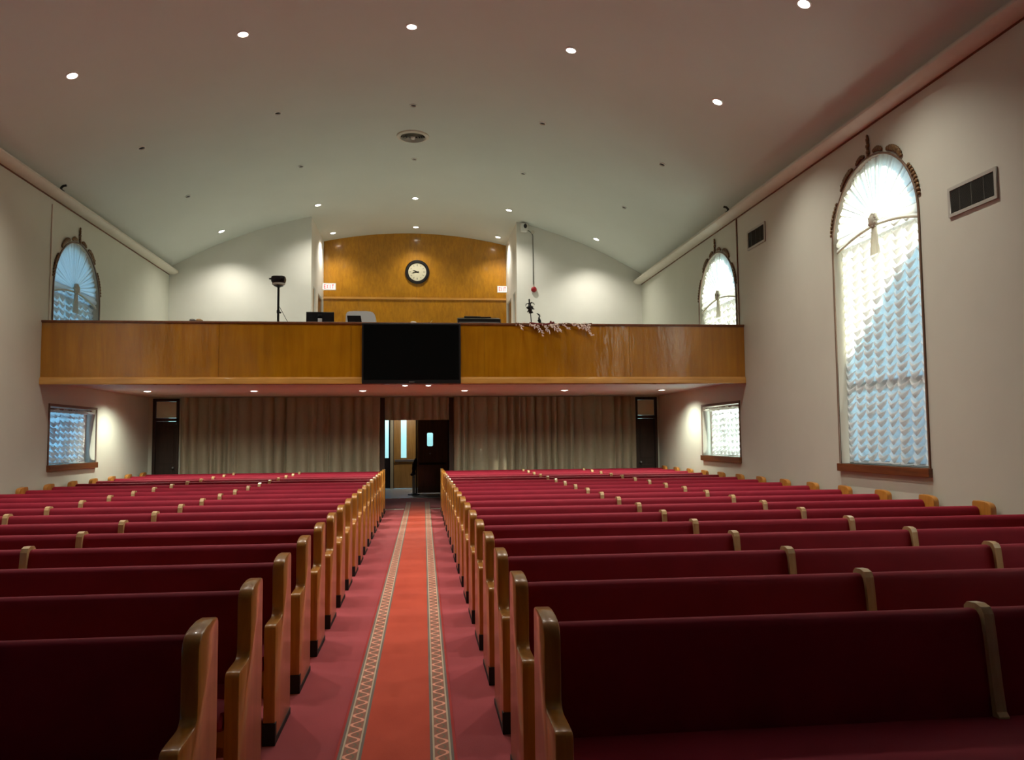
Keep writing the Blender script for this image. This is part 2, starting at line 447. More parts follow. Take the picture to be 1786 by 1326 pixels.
# greeting post by the inner door
t = thing('post_stand', 'slim grey post stand with navy cloth bundle on top beside the open lobby door', 'stand', (-.18, 23.6, 0))
bm = bmesh.new(); cyl(bm, (0, 0, 0), (0, 0, .03), .17, seg=24); cyl(bm, (0, 0, .03), (0, 0, .06), .1, .05, seg=24); from_bm('base', bm, 'black', t, smooth='auto')
bm = bmesh.new(); cyl(bm, (0, 0, .05), (0, 0, .62), .045, seg=16); from_bm('post', bm, 'duct', t, smooth='auto')
bm = bmesh.new(); tube(bm, [(0, 0, .5), (-.01, 0, .6), (.0, 0, .72), (.02, .0, .86), (.05, 0, .98), (.06, 0, 1.04)], [.05, .072, .06, .07, .045, .02], 10); blob(bm, (-.05, -.05, .58), (.05, .04, .04)); from_bm('cloth_bundle', bm, 'navy', t, smooth=True)

t = thing('lobby_fill_lamp', 'round flush fill lamp added out of sight to brighten the lobby', 'ceiling light', (-.5, 25.6, 2.62))  # added lamp, hidden from view, to brighten the lobby doors
bm = bmesh.new(); cyl(bm, (0, 0, 0), (0, 0, -.03), .16, seg=24); from_bm('base', bm, 'white', t, smooth='auto')
bm = bmesh.new(); blob(bm, (0, 0, -.04), (.14, .14, .04)); from_bm('lit_dome', bm, 'lamp', t, smooth=True)
L = bpy.data.lights.new('lobby fill light', 'POINT'); L.energy = 28; L.color = (1, .93, .82); L.shadow_soft_size = .12
l = bpy.data.objects.new('lamp_beam', L); COL.objects.link(l); l.parent = t; l.location = (0, 0, -.15)

# cornice troughs along the side walls
for n, (X, s, zb) in enumerate(((XL, 1, 5.57), (XR, -1, 5.47))):
    bm = bmesh.new()
    prof = [(0, zb), (.06, zb - .015), (.13, zb - .012), (.19, zb + .012), (.22, zb + .045), (.218, zb + .075), (.20, zb + .085), (.0, zb + .085)]
    prism(bm, prof, YF, YU - .02, lambda u, v, d: (X + s * u, d, v))
    struct(from_bm('trim_%d' % (6 + n), bm, 'trimpaint', smooth='auto'))
    bm = bmesh.new(); box(bm, (min(X, X + s * .012), YF, zb - .022), (max(X, X + s * .012), YU - .02, zb), .0); struct(from_bm('trim_%d' % (8 + n), bm, 'sill'))  # brown strip stands in for the shadow line under the cornice
# vertical cover strips over the wall joints
for n, (X, s, y) in enumerate(((XL, 1, 13.85), (XR, -1, 13.80))):
    bm = bmesh.new(); box(bm, (min(X, X + s * .02), y - .03, 3.45), (max(X, X + s * .02), y, 5.46), .005); struct(from_bm('trim_%d' % (10 + n), bm, 'sill' if n else 'trimpaint'))
for n, (X, s, sd) in enumerate(((XL, 1, 'left'), (XR, -1, 'right'))):
    t = thing('wall_bracket', 'small dark bracket perched on the cornice ledge of the %s wall' % sd, 'bracket', (X + s * .1, 13.8, 5.657 if n == 0 else 5.557), 'cornice brackets')
    bm = bmesh.new(); box(bm, (min(0, s * .09) + s * .0, -.03, -.0), (max(0, s * .09), .03, .03), .004); tube(bm, [(s * .045, 0, .02), (s * .05, 0, .07), (s * .08, 0, .10), (s * .13, 0, .11)], .02); from_bm('hook', bm, 'black', t)

# ------------------------------------------------------------------ balcony front
bm = bmesh.new()
cuts = [XL, -3.23, -1.13, 1.07, 3.56, XR]
for a, b in zip(cuts, cuts[1:]): box(bm, (a + .002, YBAL, 2.60), (b - .002, YBAL + .025, 3.50), .0015)
box(bm, (XL, YBAL + .02, 2.50), (XR, YBAL + .12, 3.49))
balc = from_bm('balcony_front', bm, 'front'); tag(balc, 'long varnished amber wood balcony parapet spanning wall to wall above the rear pews', 'balcony')
bm = bmesh.new(); box(bm, (XL, YBAL - .035, 2.50), (XR, YBAL + .03, 2.60), .012); box(bm, (XL, YBAL - .02, 2.59), (XR, YBAL + .0, 2.615), .005); from_bm('lower_moulding', bm, 'moulding', balc)
bm = bmesh.new(); box(bm, (XL, YBAL - .02, 3.49), (XR, YBAL + .16, 3.525), .008); from_bm('top_rail', bm, 'sill', balc)

# ------------------------------------------------------------------ windows and their curtains
def ruched(y0, y1, z0, z1, cols, X, s, pitch, seed, sagf=.85, hem=True):
    """festoon blind: columns of overlapping scallops"""
    rnd = random.Random(seed); bm = bmesh.new(); nu = cols * 10
    W = y1 - y0; H = z1 - z0; nrow = int(H / pitch); nv = nrow * 9
    offs = [[rnd.uniform(-.35, .35) for _ in range(nrow + 3)] for _ in range(cols + 1)]
    jit = [rnd.uniform(.75, 1.25) for _ in range(cols)]
    grid = []
    for j in range(nv + 1):
        row = []
        v = j / 9.0
        for i in range(nu + 1):
            u = i / 10.0; c = min(int(u), cols - 1); fu = u - c
            sag = 1 - abs(2 * fu - 1) ** 1.35
            k = int(v)
            a = offs[c][min(k, nrow)] * (1 - fu) + offs[min(c + 1, cols)][min(k, nrow)] * fu
            b = offs[c][min(k + 1, nrow + 1)] * (1 - fu) + offs[min(c + 1, cols)][min(k + 1, nrow + 1)] * fu
            off = a + (b - a) * (v - k)
            ph = v + off * .55
            fr = ph - math.floor(ph)
            # saw-like fold rolled over itself
            d = .050 * jit[c] * (.25 + .75 * sag) * (math.sin(2 * PI * fr) + .35 * math.sin(4 * PI * fr + .6)) - .018 * (1 - sag)
            zz = z0 + H * v / nrow - pitch * sagf * sag * (1.0 if v > .2 or not hem else .5) + pitch * .56 * (.3 + .7 * sag) * math.cos(2 * PI * fr)
            if not hem: zz = max(zz, z0)
            edge = min(1, (nrow - v) / 1.0); zz = zz if edge >= 1 else (zz * edge + (z1 - (nrow - v) * pitch) * (1 - edge))
            row.append(bm.verts.new((X - s * (d + .03), y0 + W * u / cols, max(z0 + .004, zz))))
        grid.append(row)
    for a, b in zip(grid, grid[1:]):
        for i in range(nu): bm.faces.new((a[i], a[i + 1], b[i + 1], b[i]))
    return bm

def sunburst(y, z, X, s, R, seed, zc=.16, folds=30):
    rnd = random.Random(seed); bm = bmesh.new(); na = folds * 8; nr = 14
    c = (y, z + zc); amp = [rnd.uniform(.4, 1.3) for _ in range(folds + 1)]
    def bound(a):
        dx, dz = math.cos(a), math.sin(a)
        # ray from the rosette to the arch or to the swagged lower edge
        b = dz * zc; disc = b * b - (zc * zc - R * R); t = -b + math.sqrt(max(disc, 0))
        if z + zc + dz * t < z - .04: t = (zc + .04) / -dz
        return t
    a0 = -math.atan2(zc + .03, R) ; a1 = PI - a0
    grid = []
    for i in range(na + 1):
        f = i / 8.0; af = f + 1.75 * math.sin(2 * PI * f) / (2 * PI); a = a0 + (a1 - a0) * min(1, max(0, af / folds)); T = bound(a); k = int(f) if f < folds else folds - 1
        A = amp[k] + (amp[k + 1] - amp[k]) * (f - k)
        col = []
        for j in range(nr + 1):
            r = .002 + (T - .002) * j / nr
            d = .024 * A * math.cos(2 * PI * f) * (.35 + .65 * j / nr) + .012 * math.sin(2 * PI * f * 2.3 + 1) * (j / nr)
            col.append(bm.verts.new((X - s * (.035 + d), c[0] + math.cos(a) * r, c[1] + math.sin(a) * r)))
        grid.append(col)
    for p, q in zip(grid, grid[1:]):
        for j in range(nr): bm.faces.new((p[j], p[j + 1], q[j + 1], q[j]))
    return bm

WN = [0]
def window(side, y, kind, label_where, crest=True, visible=True):
    """kind: tall | upper (arch above the gallery) | low (square)"""
    X, s = (XR, 1) if side == 'R' else (XL, -1)
    z0 = {'tall': ZSILL, 'upper': BF + .02, 'low': ZSILL}[kind]
    WN[0] += 1
    out = arch(y, z0) if kind != 'low' else rect(y - HW, y + HW, z0, 2.18)
    inn = arch(y, z0 + .05, HW - .05) if kind != 'low' else rect(y - HW + .05, y + HW - .05, z0 + .05, 2.13)
    fr = struct(plate('window_%d' % WN[0], out, [inn], .17, .24, lambda u, v, d: (X + s * d, u, v), 'white'))
    g = plate('glass', inn, [], .20, .205, lambda u, v, d: (X + s * d, u, v), 'frosted' if kind == 'low' else 'glass', fr)
    bm = bmesh.new()
    if kind != 'low':
        box(bm, (X + s * .205 - .03, y - HW + .05, ZS - .03), (X + s * .205 + .03, y + HW - .05, ZS + .03))
        if kind == 'tall': box(bm, (X + s * .205 - .035, y - HW + .05, 2.20), (X + s * .205 + .035, y + HW - .05, 2.29))
    else: box(bm, (X + s * .205 - .02, y - .02, z0 + .05), (X + s * .205 + .02, y + .02, 2.13))
    from_bm('mullion', bm, 'white', fr)
    # casing on the room side
    if kind != 'low':
        plate('casing', arch(y, z0, grow=.02) if kind != 'tall' else arch(y, z0, grow=.02), [arch(y, z0 - .04, HW - .0)] if False else [arch(y, z0, HW - .002)], -.02, .0,
              lambda u, v, d: (X + s * d, u, v), 'sheerband', fr).data.materials[0] = M['casing']
    else:
        plate('casing', rect(y - HW - .03, y + HW + .03, z0 - .0, 2.22), [rect(y - HW, y + HW, z0 + .0015, 2.18)], -.018, .0, lambda u, v, d: (X + s * d, u, v), 'casing', fr)
    if kind != 'upper':
        bm = bmesh.new(); box(bm, (min(X - s * .05, X + s * .1), y - HW - .04, z0 - .10), (max(X - s * .05, X + s * .1), y + HW + .04, z0 - .0), .006)
        from_bm('window_sill', bm, 'sill', fr)
    # curtain
    cx = X + s * .10
    if kind == 'low':
        t = thing('ruched_curtain', 'white ruched sheer curtain filling the low square window under the balcony on the %s wall' % ('left' if side == 'L' else 'right'), 'curtain', (0, 0, 0), 'ruched window curtains')
        bm = ruched(y - HW + .02, y + HW - .36, z0 + .01, 2.13, 8, cx, s, .095, 5 if side == 'L' else 6); from_bm('ruched_panel', bm, 'sheer', t, smooth=True)
        bm = bmesh.new(); cyl(bm, (cx - s * .02, y - HW + .005, 2.135), (cx - s * .02, y + HW - .005, 2.135), .018, seg=10); from_bm('rod', bm, 'sill', t)
        bm = ruched(y - HW + .02, y + HW - .02, 2.075, 2.165, 16, cx - s * .03, s, .045, 9, .3, False); from_bm('heading_frill', bm, 'sheerband', t, smooth=True)
        return
    lab = 'white sunburst and ruched sheer curtain in the %s' % label_where
    t = thing('arched_curtain', lab, 'curtain', (0, 0, 0), 'arched window curtains')
    bm = sunburst(y, ZS, cx, s, HW + .006, 11 + WN[0]); from_bm('sunburst_top', bm, 'sheer', t, smooth=True)
    zb = z0 + .015
    bm = ruched(y - HW + .002, y + HW - .002, zb, ZS + .18, 8, cx + s * .03, s, .105, 20 + WN[0]); from_bm('ruched_panel', bm, 'sheer', t, smooth=True)
    # swag edge, rosette and tail
    bm = bmesh.new()
    for k in (-1, 1):
        tube(bm, [(cx - s * .055, y + k * (HW - .02) * q, ZS + .11 - .15 * q + .03 * math.sin(q * PI)) for q in [i / 10 for i in range(11)]], .016, 8)
    from_bm('swag_edge', bm, 'sheerband', t, smooth=True)
    bm = bmesh.new(); rnd = random.Random(3)
    blob(bm, (cx - s * .09, y, ZS + .16), (.045, .075, .075))
    for k in range(12):
        a = k * PI / 6; blob(bm, (cx - s * (.08 + .01 * (k % 2)), y + math.cos(a) * .07, ZS + .16 + math.sin(a) * .07), (.03, .032, .032), 1)
    from_bm('rosette', bm, 'sheerband', t, smooth=True)
    bm = bmesh.new(); n = 40; rows = []
    for j in range(9):
        q = j / 8; rows.append([bm.verts.new((cx - s * (.075 + .018 * math.sin(2 * PI * 6 * i / n)), y + (i / n - .5) * (.07 + .16 * q), ZS + .10 - .36 * q)) for i in range(n + 1)])
    for a, b in zip(rows, rows[1:]):
        for i in range(n): bm.faces.new((a[i], a[i + 1], b[i + 1], b[i]))
    from_bm('hanging_tail', bm, 'sheerband', t, smooth=True)
    if crest:
        t = thing('arch_crest', 'carved scroll crest above the %s' % label_where, 'ornament', (X - s * .001, y, ZS), 'carved crests over arched windows')
        bm = bmesh.new(); r0 = HW + .012
        for k, (z, w) in enumerate([(.02, .02), (.06, .04), (.10, .022), (.14, .048), (.185, .024), (.22, .036), (.26, .014)]):
            blob(bm, (-s * .02, .0, r0 + z), (.018, w, .03), 1)
        cyl(bm, (-s * .018, 0, r0 - .02), (-s * .018, 0, r0 + .28), .008)
        from_bm('finial', bm, 'gilt', t, smooth=True)
        rnd = random.Random(4)
        for sg in (-1, 1):
            for (a0, a1, wd, seg) in ((7, 16, .055, 6), (24, 42, .085, 9), (54, 78, .036, 9)):
                bm = bmesh.new()
                for i in range(seg):
                    q = i / (seg - 1); a = math.radians(90 - sg * (a0 + (a1 - a0) * q)); w = wd * (math.sin(PI * (q * .85 + .1)) ** .7)
                    rr = r0 + .035 + w * .45
                    c = (-s * .014, math.cos(a) * rr, math.sin(a) * rr)
                    blob(bm, c, (.014, .03 + w * .25, .022 + w * .32), 1)
                for i in range(4):
                    q = (i + .5) / 4; a = math.radians(90 - sg * (a0 + (a1 - a0) * q)); blob(bm, (-s * .02, math.cos(a) * (r0 + wd * .95), math.sin(a) * (r0 + wd * .95)), (.012, .016, .02), 1)
                from_bm('scroll_leaf', bm, 'gilt', t, smooth=True)

window('R', 9.475, 'tall', 'tall window nearest on the right wall')
window('R', UY['R'], 'upper', 'arched window above the right of the balcony')
window('L', UY['L'], 'upper', 'arched window above the left of the balcony')
window('R', UY['R'], 'low', '')
window('L', UY['L'], 'low', '')
# the same windows go on along both walls beside and behind the camera
window('R', 4.1, 'tall', 'tall right window level with the front pews', crest=False)
window('L', 9.475, 'tall', 'tall left window beside the middle pews', crest=False)
window('L', 4.1, 'tall', 'tall left window level with the front pews', crest=False)
window('R', -1.3, 'tall', 'tall right window behind the camera', crest=False)
window('L', -1.3, 'tall', 'tall left window behind the camera', crest=False)

# ------------------------------------------------------------------ pews
Y1, DY, NROW = 3.236, .885, 18
AX = {1: .445, -1: -.76}
PLEN = 5.10; PT = .062
def panel_profile():
    p = [(.03, .0), (.03, .895)]
    p += [(.03 - .02 * (1 - math.cos(a)), .895 + .028 * math.sin(a)) for a in (PI / 6, PI / 3, PI / 2)]
    p += [(-.06, .927), (-.14, .922)]
    p += [(-.17 - .072 * math.sin(a), .852 + .064 * math.cos(a)) for a in [PI * .08 * k for k in range(1, 7)]]
    p += [(-.243, .70)]
    p += [(-.243 - .055 * (1 - math.cos(a)) , .655 - .045 * math.sin(a) * 1.0) for a in [PI * .1 * k for k in range(1, 5)]]
    p += [(-.31, .610), (-.40, .609), (-.447, .607)]
    p += [(-.447 - .03 * math.sin(a), .577 + .03 * math.cos(a)) for a in (PI / 6, PI / 3, PI / 2)]
    p += [(-.480, .30), (-.476, .0)]
    return p
def rings_extrude(bm, prof, stations, fn):
    """closed section swept along x with rounded ends: stations = [(x, scale)]"""
    cy = sum(p[0] for p in prof) / len(prof); cz_ = sum(p[1] for p in prof) / len(prof); R = []
    for x, sc in stations:
        R.append([bm.verts.new(fn(x, cy + (u - cy) * sc, cz_ + (v - cz_) * (1 - (1 - sc) * .35))) for u, v in prof])
    n = len(prof)
    for a, b in zip(R, R[1:]):
        for k in range(n): bm.faces.new((a[k], a[(k + 1) % n], b[(k + 1) % n], b[k]))
    bm.faces.new(R[0]); bm.faces.new(R[-1][::-1])

def make_pew(sd):
    t = bpy.data.objects.new('pew', None); COL.objects.link(t); t.empty_display_size = .2
    fx = lambda x: sd * x
    # end panels (aisle and wall), each standing on a black shoe
    for x0 in (0, PLEN - PT):
        bm = bmesh.new(); prism(bm, panel_profile(), x0, x0 + PT, lambda u, v, d: (fx(d), u, v + .012))
        bm.normal_update()
        es = [e for e in bm.edges if len(e.link_faces) == 2 and e.calc_face_angle(0) > 1.2 and abs(e.verts[0].co.x - e.verts[1].co.x) < 1e-6]
        bmesh.ops.bevel(bm, geom=es, offset=.007, segments=2, affect='EDGES', profile=.5)
        e = from_bm('end_panel', bm, 'oak', t, smooth='auto')
        bm = bmesh.new()
        a, b = sorted((fx(x0 - .003), fx(x0 + PT + .003)))
        box(bm, (a, -.486, .0), (b, -.44, .115), .003); box(bm, (a, -.45, 0), (b, .036, .035), .003)
        from_bm('rubber_shoe', bm, 'rubber', e)
    # seat board + cushion
    bm = bmesh.new(); a, b = sorted((fx(PT), fx(PLEN - PT))); box(bm, (a, -.46, .385), (b, -.06, .41), .004); box(bm, (a, -.44, .30), (b, -.42, .385))
    from_bm('seat_board', bm, 'oak', t)
    bm = bmesh.new()
    prof = [(-.10, .412), (-.10, .475), (-.16, .478), (-.3, .474), (-.42, .468), (-.475, .455), (-.505, .425), (-.505, .395), (-.47, .375), (-.44, .38), (-.40, .412)]
    L = PLEN - PT
    rings_extrude(bm, prof, [(PT + .003, .85), (PT + .015, .97), (PT + .04, 1), (L - .04, 1), (L - .015, .97), (L - .003, .85)], lambda x, u, v: (fx(x), u, v))
    from_bm('seat_cushion', bm, 'velvet', t, smooth='auto')
    # back board
    bm = bmesh.new(); prism(bm, [(.0, .10), (.018, .10), (.018, .868), (.0, .868)], PT, PLEN - PT, lambda u, v, d: (fx(d), u, v)); from_bm('back_board', bm, 'oak', t)
    # three padded back sections between the two straps
    cuts = [PT, 1.84, 3.215, PLEN - PT]
    prof = [(-.0, .42), (-.0, .845), (-.006, .866), (-.020, .880), (-.040, .886), (-.058, .881), (-.072, .867), (-.081, .845), (-.087, .815), (-.097, .76), (-.110, .64), (-.122, .54), (-.130, .47), (-.128, .44), (-.10, .42)]
    for i, (a, b) in enumerate(zip(cuts, cuts[1:])):
        a += .0 if i == 0 else .012; b -= .0 if i == 2 else .012
        bm = bmesh.new()
        N = [a + .03 + (b - a - .06) * q / 6 for q in range(7)]
        rings_extrude(bm, prof, [(a + .002, .80), (a + .010, .93)] + [(x, 1) for x in N] + [(b - .010, .93), (b - .002, .80)], lambda x, u, v: (fx(x), u, v))
        from_bm('back_cushion', bm, 'velvet', t, smooth='auto')
    for x in cuts[1:3]:
        bm = bmesh.new()
        sp = [(.02, .86), (.02, .885), (.0, .903), (-.05, .906), (-.085, .896), (-.102, .87), (-.112, .80), (-.135, .60), (-.150, .50), (-.165, .485), (-.165, .470), (-.09, .470), (-.05, .80)]
        prism(bm, sp, x - .022, x + .022, lambda u, v, d: (fx(d), u, v))
        from_bm('back_strap', bm, 'oakpale', t)
    return t
protoR, protoL = make_pew(1), make_pew(-1)
for sd, proto, sn in ((1, protoR, 'right'), (-1, protoL, 'left')):
    for k in range(NROW):
        t = proto if k == 0 else copy_tree(proto)
        t.location = (AX[sd], Y1 + DY * k, 0)
        if k == 0: lab = 'crimson upholstered oak pew %s of the aisle, nearest the camera' % sn
        elif k == NROW - 1: lab = 'crimson upholstered oak pew %s of the aisle, last row before the drapes' % sn
        else: lab = 'crimson upholstered oak pew %s of the aisle, %s row from the camera' % (sn, ORD[k])
        tag(t, lab, 'pew', 'crimson pews on the %s of the aisle' % sn)

# aisle runner
me_bm = bmesh.new(); n = 60
box(me_bm, (-.308, 0, 0), (.308, 19.9, .009), .003)
r = from_bm('carpet_runner', me_bm, 'runner'); r.location = (-.137, 1.0, .0005); r.rotation_euler = (0, 0, -.0042)
tag(r, 'long rust red runner with cream patterned borders laid down the centre aisle', 'rug')

# ------------------------------------------------------------------ drapes under the balcony
def drape(x0, x1, z0, z1, seed, name, label, pleat=.21, y=None, deep=()):
    y = YB - .13 if y is None else y
    rnd = random.Random(seed); bm = bmesh.new(); x = x0; xs = [x0]; ws = []
    while x < x1: w = pleat * rnd.uniform(.6, 1.5); ws.append((x, w, rnd.uniform(.35, 1.))); x += w
    nz = 8; n = int((x1 - x0) / .014); grid = []
    for i in range(n + 1):
        X = x0 + (x1 - x0) * i / n
        for (a, w, A) in reversed(ws):
            if X >= a: break
        q = (X - a) / w
        d0 = .045 - .20 * A * abs(math.sin(PI * q)) ** .75 + .012 * math.sin(2 * PI * q)
        for c, hw in deep:
            if abs(X - c) < hw: d0 += .09 * math.cos((X - c) / hw * PI / 2)
        col = []
        for j in range(nz + 1):
            t = j / nz; d = d0 * (.55 + .45 * (1 - t)) + .008 * math.sin(X * 9 + t * 3)
            col.append(bm.verts.new((X + .012 * math.sin(t * 3 + X * 5) * (1 - t), y + d, z0 + (z1 - z0) * t)))
        grid.append(col)
    for p, q in zip(grid, grid[1:]):
        for j in range(nz): bm.faces.new((p[j], p[j + 1], q[j + 1], q[j]))
    bmesh.ops.solidify(bm, geom=bm.faces, thickness=.006)
    o = from_bm(name, bm, 'drape', smooth=True); return tag(o, label, 'curtain', 'taupe drapes under the balcony')
drape(-5.24, -.905, .07, 2.545, 3, 'drape', 'wide taupe pleated drape left of the lobby doorway', deep=((-4.28, .07), (-4.12, .05), (-3.0, .05), (-2.1, .05)))
drape(.765, 5.0, .07, 2.545, 8, 'drape', 'wide taupe pleated drape right of the lobby doorway', deep=((1.05, .06), (2.2, .07), (2.62, .05), (3.4, .05)))
drape(-.795, .655, 2.02, 2.545, 5, 'valance_drape', 'short taupe pleated valance hanging over the lobby doorway', .15, YB - .09)

# ------------------------------------------------------------------ lights in the ceiling
def lamp_data(name, power, col, angle, blend=.6, rad=.05):
    L = bpy.data.lights.new(name, 'SPOT'); L.energy = power; L.color = col; L.spot_size = math.radians(angle); L.spot_blend = blend; L.shadow_soft_size = rad
    return L
def downlight(x, y, z, lit, label, group, r=.085, light=None, tilt=0.):
    t = thing('downlight', label, 'ceiling light', (x, y, z), group)
    t.rotation_euler = (0, tilt, 0)
    bm = bmesh.new(); seg = 24
    ro, ri = r, r * .8
    for (a, za), (b, zb) in (((ro, .0), (ro, -.012)), ((ro, -.012), (ri, -.016)), ((ri, -.016), (ri * .94, .0))):
        A = [bm.verts.new((a * math.cos(2 * PI * k / seg), a * math.sin(2 * PI * k / seg), za)) for k in range(seg)]
        B = [bm.verts.new((b * math.cos(2 * PI * k / seg), b * math.sin(2 * PI * k / seg), zb)) for k in range(seg)]
        for k in range(seg): bm.faces.new((A[k], A[(k + 1) % seg], B[(k + 1) % seg], B[k]))
    from_bm('trim_ring', bm, 'white', t, smooth='auto')
    bm = bmesh.new()
    if lit:
        blob(bm, (0, 0, -.006), (ri * .92, ri * .92, .018)); from_bm('lamp', bm, 'lamp', t, smooth=True)
        l = bpy.data.objects.new('lamp_beam', light); COL.objects.link(l); l.parent = t; l.location = (0, 0, -.05); l.rotation_euler = (0, -tilt, 0)
    else:
        blob(bm, (0, 0, .0), (ri * .92, ri * .92, .008)); from_bm('dark_lamp', bm, 'void', t, smooth=True)
    return t
warm = (1, .95, .83)
L_main = lamp_data('main beam', 290, warm, 112, 1.0)
L_rec = lamp_data('recess beam', 105, warm, 125, 1.0)
L_rear = lamp_data('rear beam', 165, warm, 125, 1.0)
L_soff = lamp_data('soffit beam', 130, (.96, 1, .84), 152, .7)
L_soff2 = lamp_data('soffit beam small', 22, warm, 120, .8)
CX = [-4.56, -2.38, -.11, 2.13, 4.26]
POS = ['far left', 'second from left', 'centre', 'second from right', 'far right']
def row(y, lit, what, L=None, xs=CX, names=POS, r=.085):
    for x, nm in zip(xs, names):
        tilt = math.asin((x - XC) / CR)
        downlight(x, y, cz(x), lit, ('%s, %s' % (what, nm)), 'recessed ceiling downlights', r, L, tilt)
row(8.38, True, 'lit recessed downlight at the very top of the ceiling', L_main)
row(11.06, True, 'lit recessed downlight in the front full row', L_main)
row(13.78, False, 'unlit dark recessed downlight in the first dark row', r=.065)
row(16.5, False, 'unlit dark recessed downlight in the second dark row', r=.06)
row(19.24, True, 'lit recessed downlight in the row just before the gallery wall', L_rear)
row(21.92, True, 'lit recessed downlight nearest the wood gallery wall', L_rec, [-2.31, -.11, 2.12], ['left', 'centre', 'right'])
for x, y, nm in zip([-5.18, -3.2, -1.12, .88, 2.9, 4.92], [16.3] * 6, ['far left', 'second from left', 'third from left', 'third from right', 'second from right', 'far right']):
    downlight(x, y, SOF, True, 'lit downlight in the underside of the balcony, %s of the long row' % nm, 'soffit downlights', .085, L_soff)
for x, nm in ((-.27, 'left'), (.146, 'right')):
    downlight(x, 14.74, SOF, True, 'small lit downlight under the television, %s of the pair' % nm, 'small soffit downlights', .06, L_soff2)

# round air diffuser
t = thing('ceiling_diffuser', 'round louvred air diffuser at the crown of the ceiling', 'air vent', (-.13, 15.22, CZ))
bm = bmesh.new(); seg = 36
def annulus(bm, pts, seg=36, cx=0, cy=0):
    R = [[bm.verts.new((cx + a * math.cos(2 * PI * k / seg), cy + a * math.sin(2 * PI * k / seg), z)) for k in range(seg)] for a, z in pts]
    for A, B in zip(R, R[1:]):
        for k in range(seg): bm.faces.new((A[k], A[(k + 1) % seg], B[(k + 1) % seg], B[k]))
annulus(bm, [(.31, 0), (.30, -.025), (.25, -.04), (.225, -.02), (.225, 0)]); from_bm('flange', bm, 'trimpaint', t, smooth='auto')
bm = bmesh.new()
for rr in (.19, .145, .10): annulus(bm, [(rr + .025, -.055), (rr, -.012), (rr - .006, -.012), (rr + .02, -.055)])
for a in range(4):
    c, s_ = math.cos(a * PI / 2 + .4), math.sin(a * PI / 2 + .4); cyl(bm, (0, 0, -.03), (.22 * c, .22 * s_, -.03), .006, seg=6)
from_bm('louvre', bm, 'duct', t, smooth='auto')
bm = bmesh.new(); cyl(bm, (0, 0, -.0), (0, 0, -.012), .225, seg=36); from_bm('throat', bm, 'void', t)
bm = bmesh.new(); cyl(bm, (0, 0, -.01), (0, 0, -.06), .05, .035, seg=20); from_bm('hub', bm, 'white', t, smooth='auto')

# return-air grilles on the right wall
for nm, (y0, y1, z0, z1) in (('large return-air grille high on the right wall, nearest the camera', (7.24, 7.98, 3.885, 4.20)), ('smaller-looking return-air grille between the two right arched windows', (12.59, 13.31, 4.76, 5.09))):
    t = thing('air_grille', nm, 'air vent', (XR, (y0 + y1) / 2, (z0 + z1) / 2), 'wall grilles')
    hy, hz = (y1 - y0) / 2, (z1 - z0) / 2
    plate('frame', rect(-hy, hy, -hz, hz), [rect(-hy + .035, hy - .035, -hz + .035, hz - .035)], 0, .022, lambda u, v, d: (-d, u, v), 'duct', t)
    bm = bmesh.new(); box(bm, (-.004, -hy + .03, -hz + .03), (-.001, hy - .03, hz - .03)); from_bm('backing', bm, 'void', t)
    bm = bmesh.new(); nn = 26
    for k in range(nn):
        z = -hz + .04 + (2 * hz - .08) * k / (nn - 1)
        prism(bm, [(-.016, z - .004), (-.004, z + .003), (-.004, z + .0045), (-.016, z - .0025)], -hy + .03, hy - .03, lambda u, v, d: (u, d, v))
    for q in (-.5, 0, .5): box(bm, (-.018, q * hy - .004, -hz + .03), (-.014, q * hy + .004, hz - .03))
    from_bm('louvres', bm, 'slat', t)

# ------------------------------------------------------------------ television on the balcony front
t = thing('television', 'large black flat television mounted centre on the balcony front', 'television', (-.138, YBAL - .06, 2.5))
w = .808
bm = bmesh.new(); box(bm, (-w, -.035, .0), (w, .02, 1.0), .008); from_bm('body', bm, 'black', t)
bm = bmesh.new(); box(bm, (-w + .03, -.0375, .065), (w - .03, -.034, .972), .0); from_bm('screen', bm, 'screen', t)
bm = bmesh.new(); box(bm, (-.045, -.039, .022), (.045, -.034, .034), .003); from_bm('maker_badge', bm, 'metal', t)
bm = bmesh.new(); box(bm, (-.3, .02, .3), (.3, .058, .7), .005); from_bm('wall_mount', bm, 'metal', t)

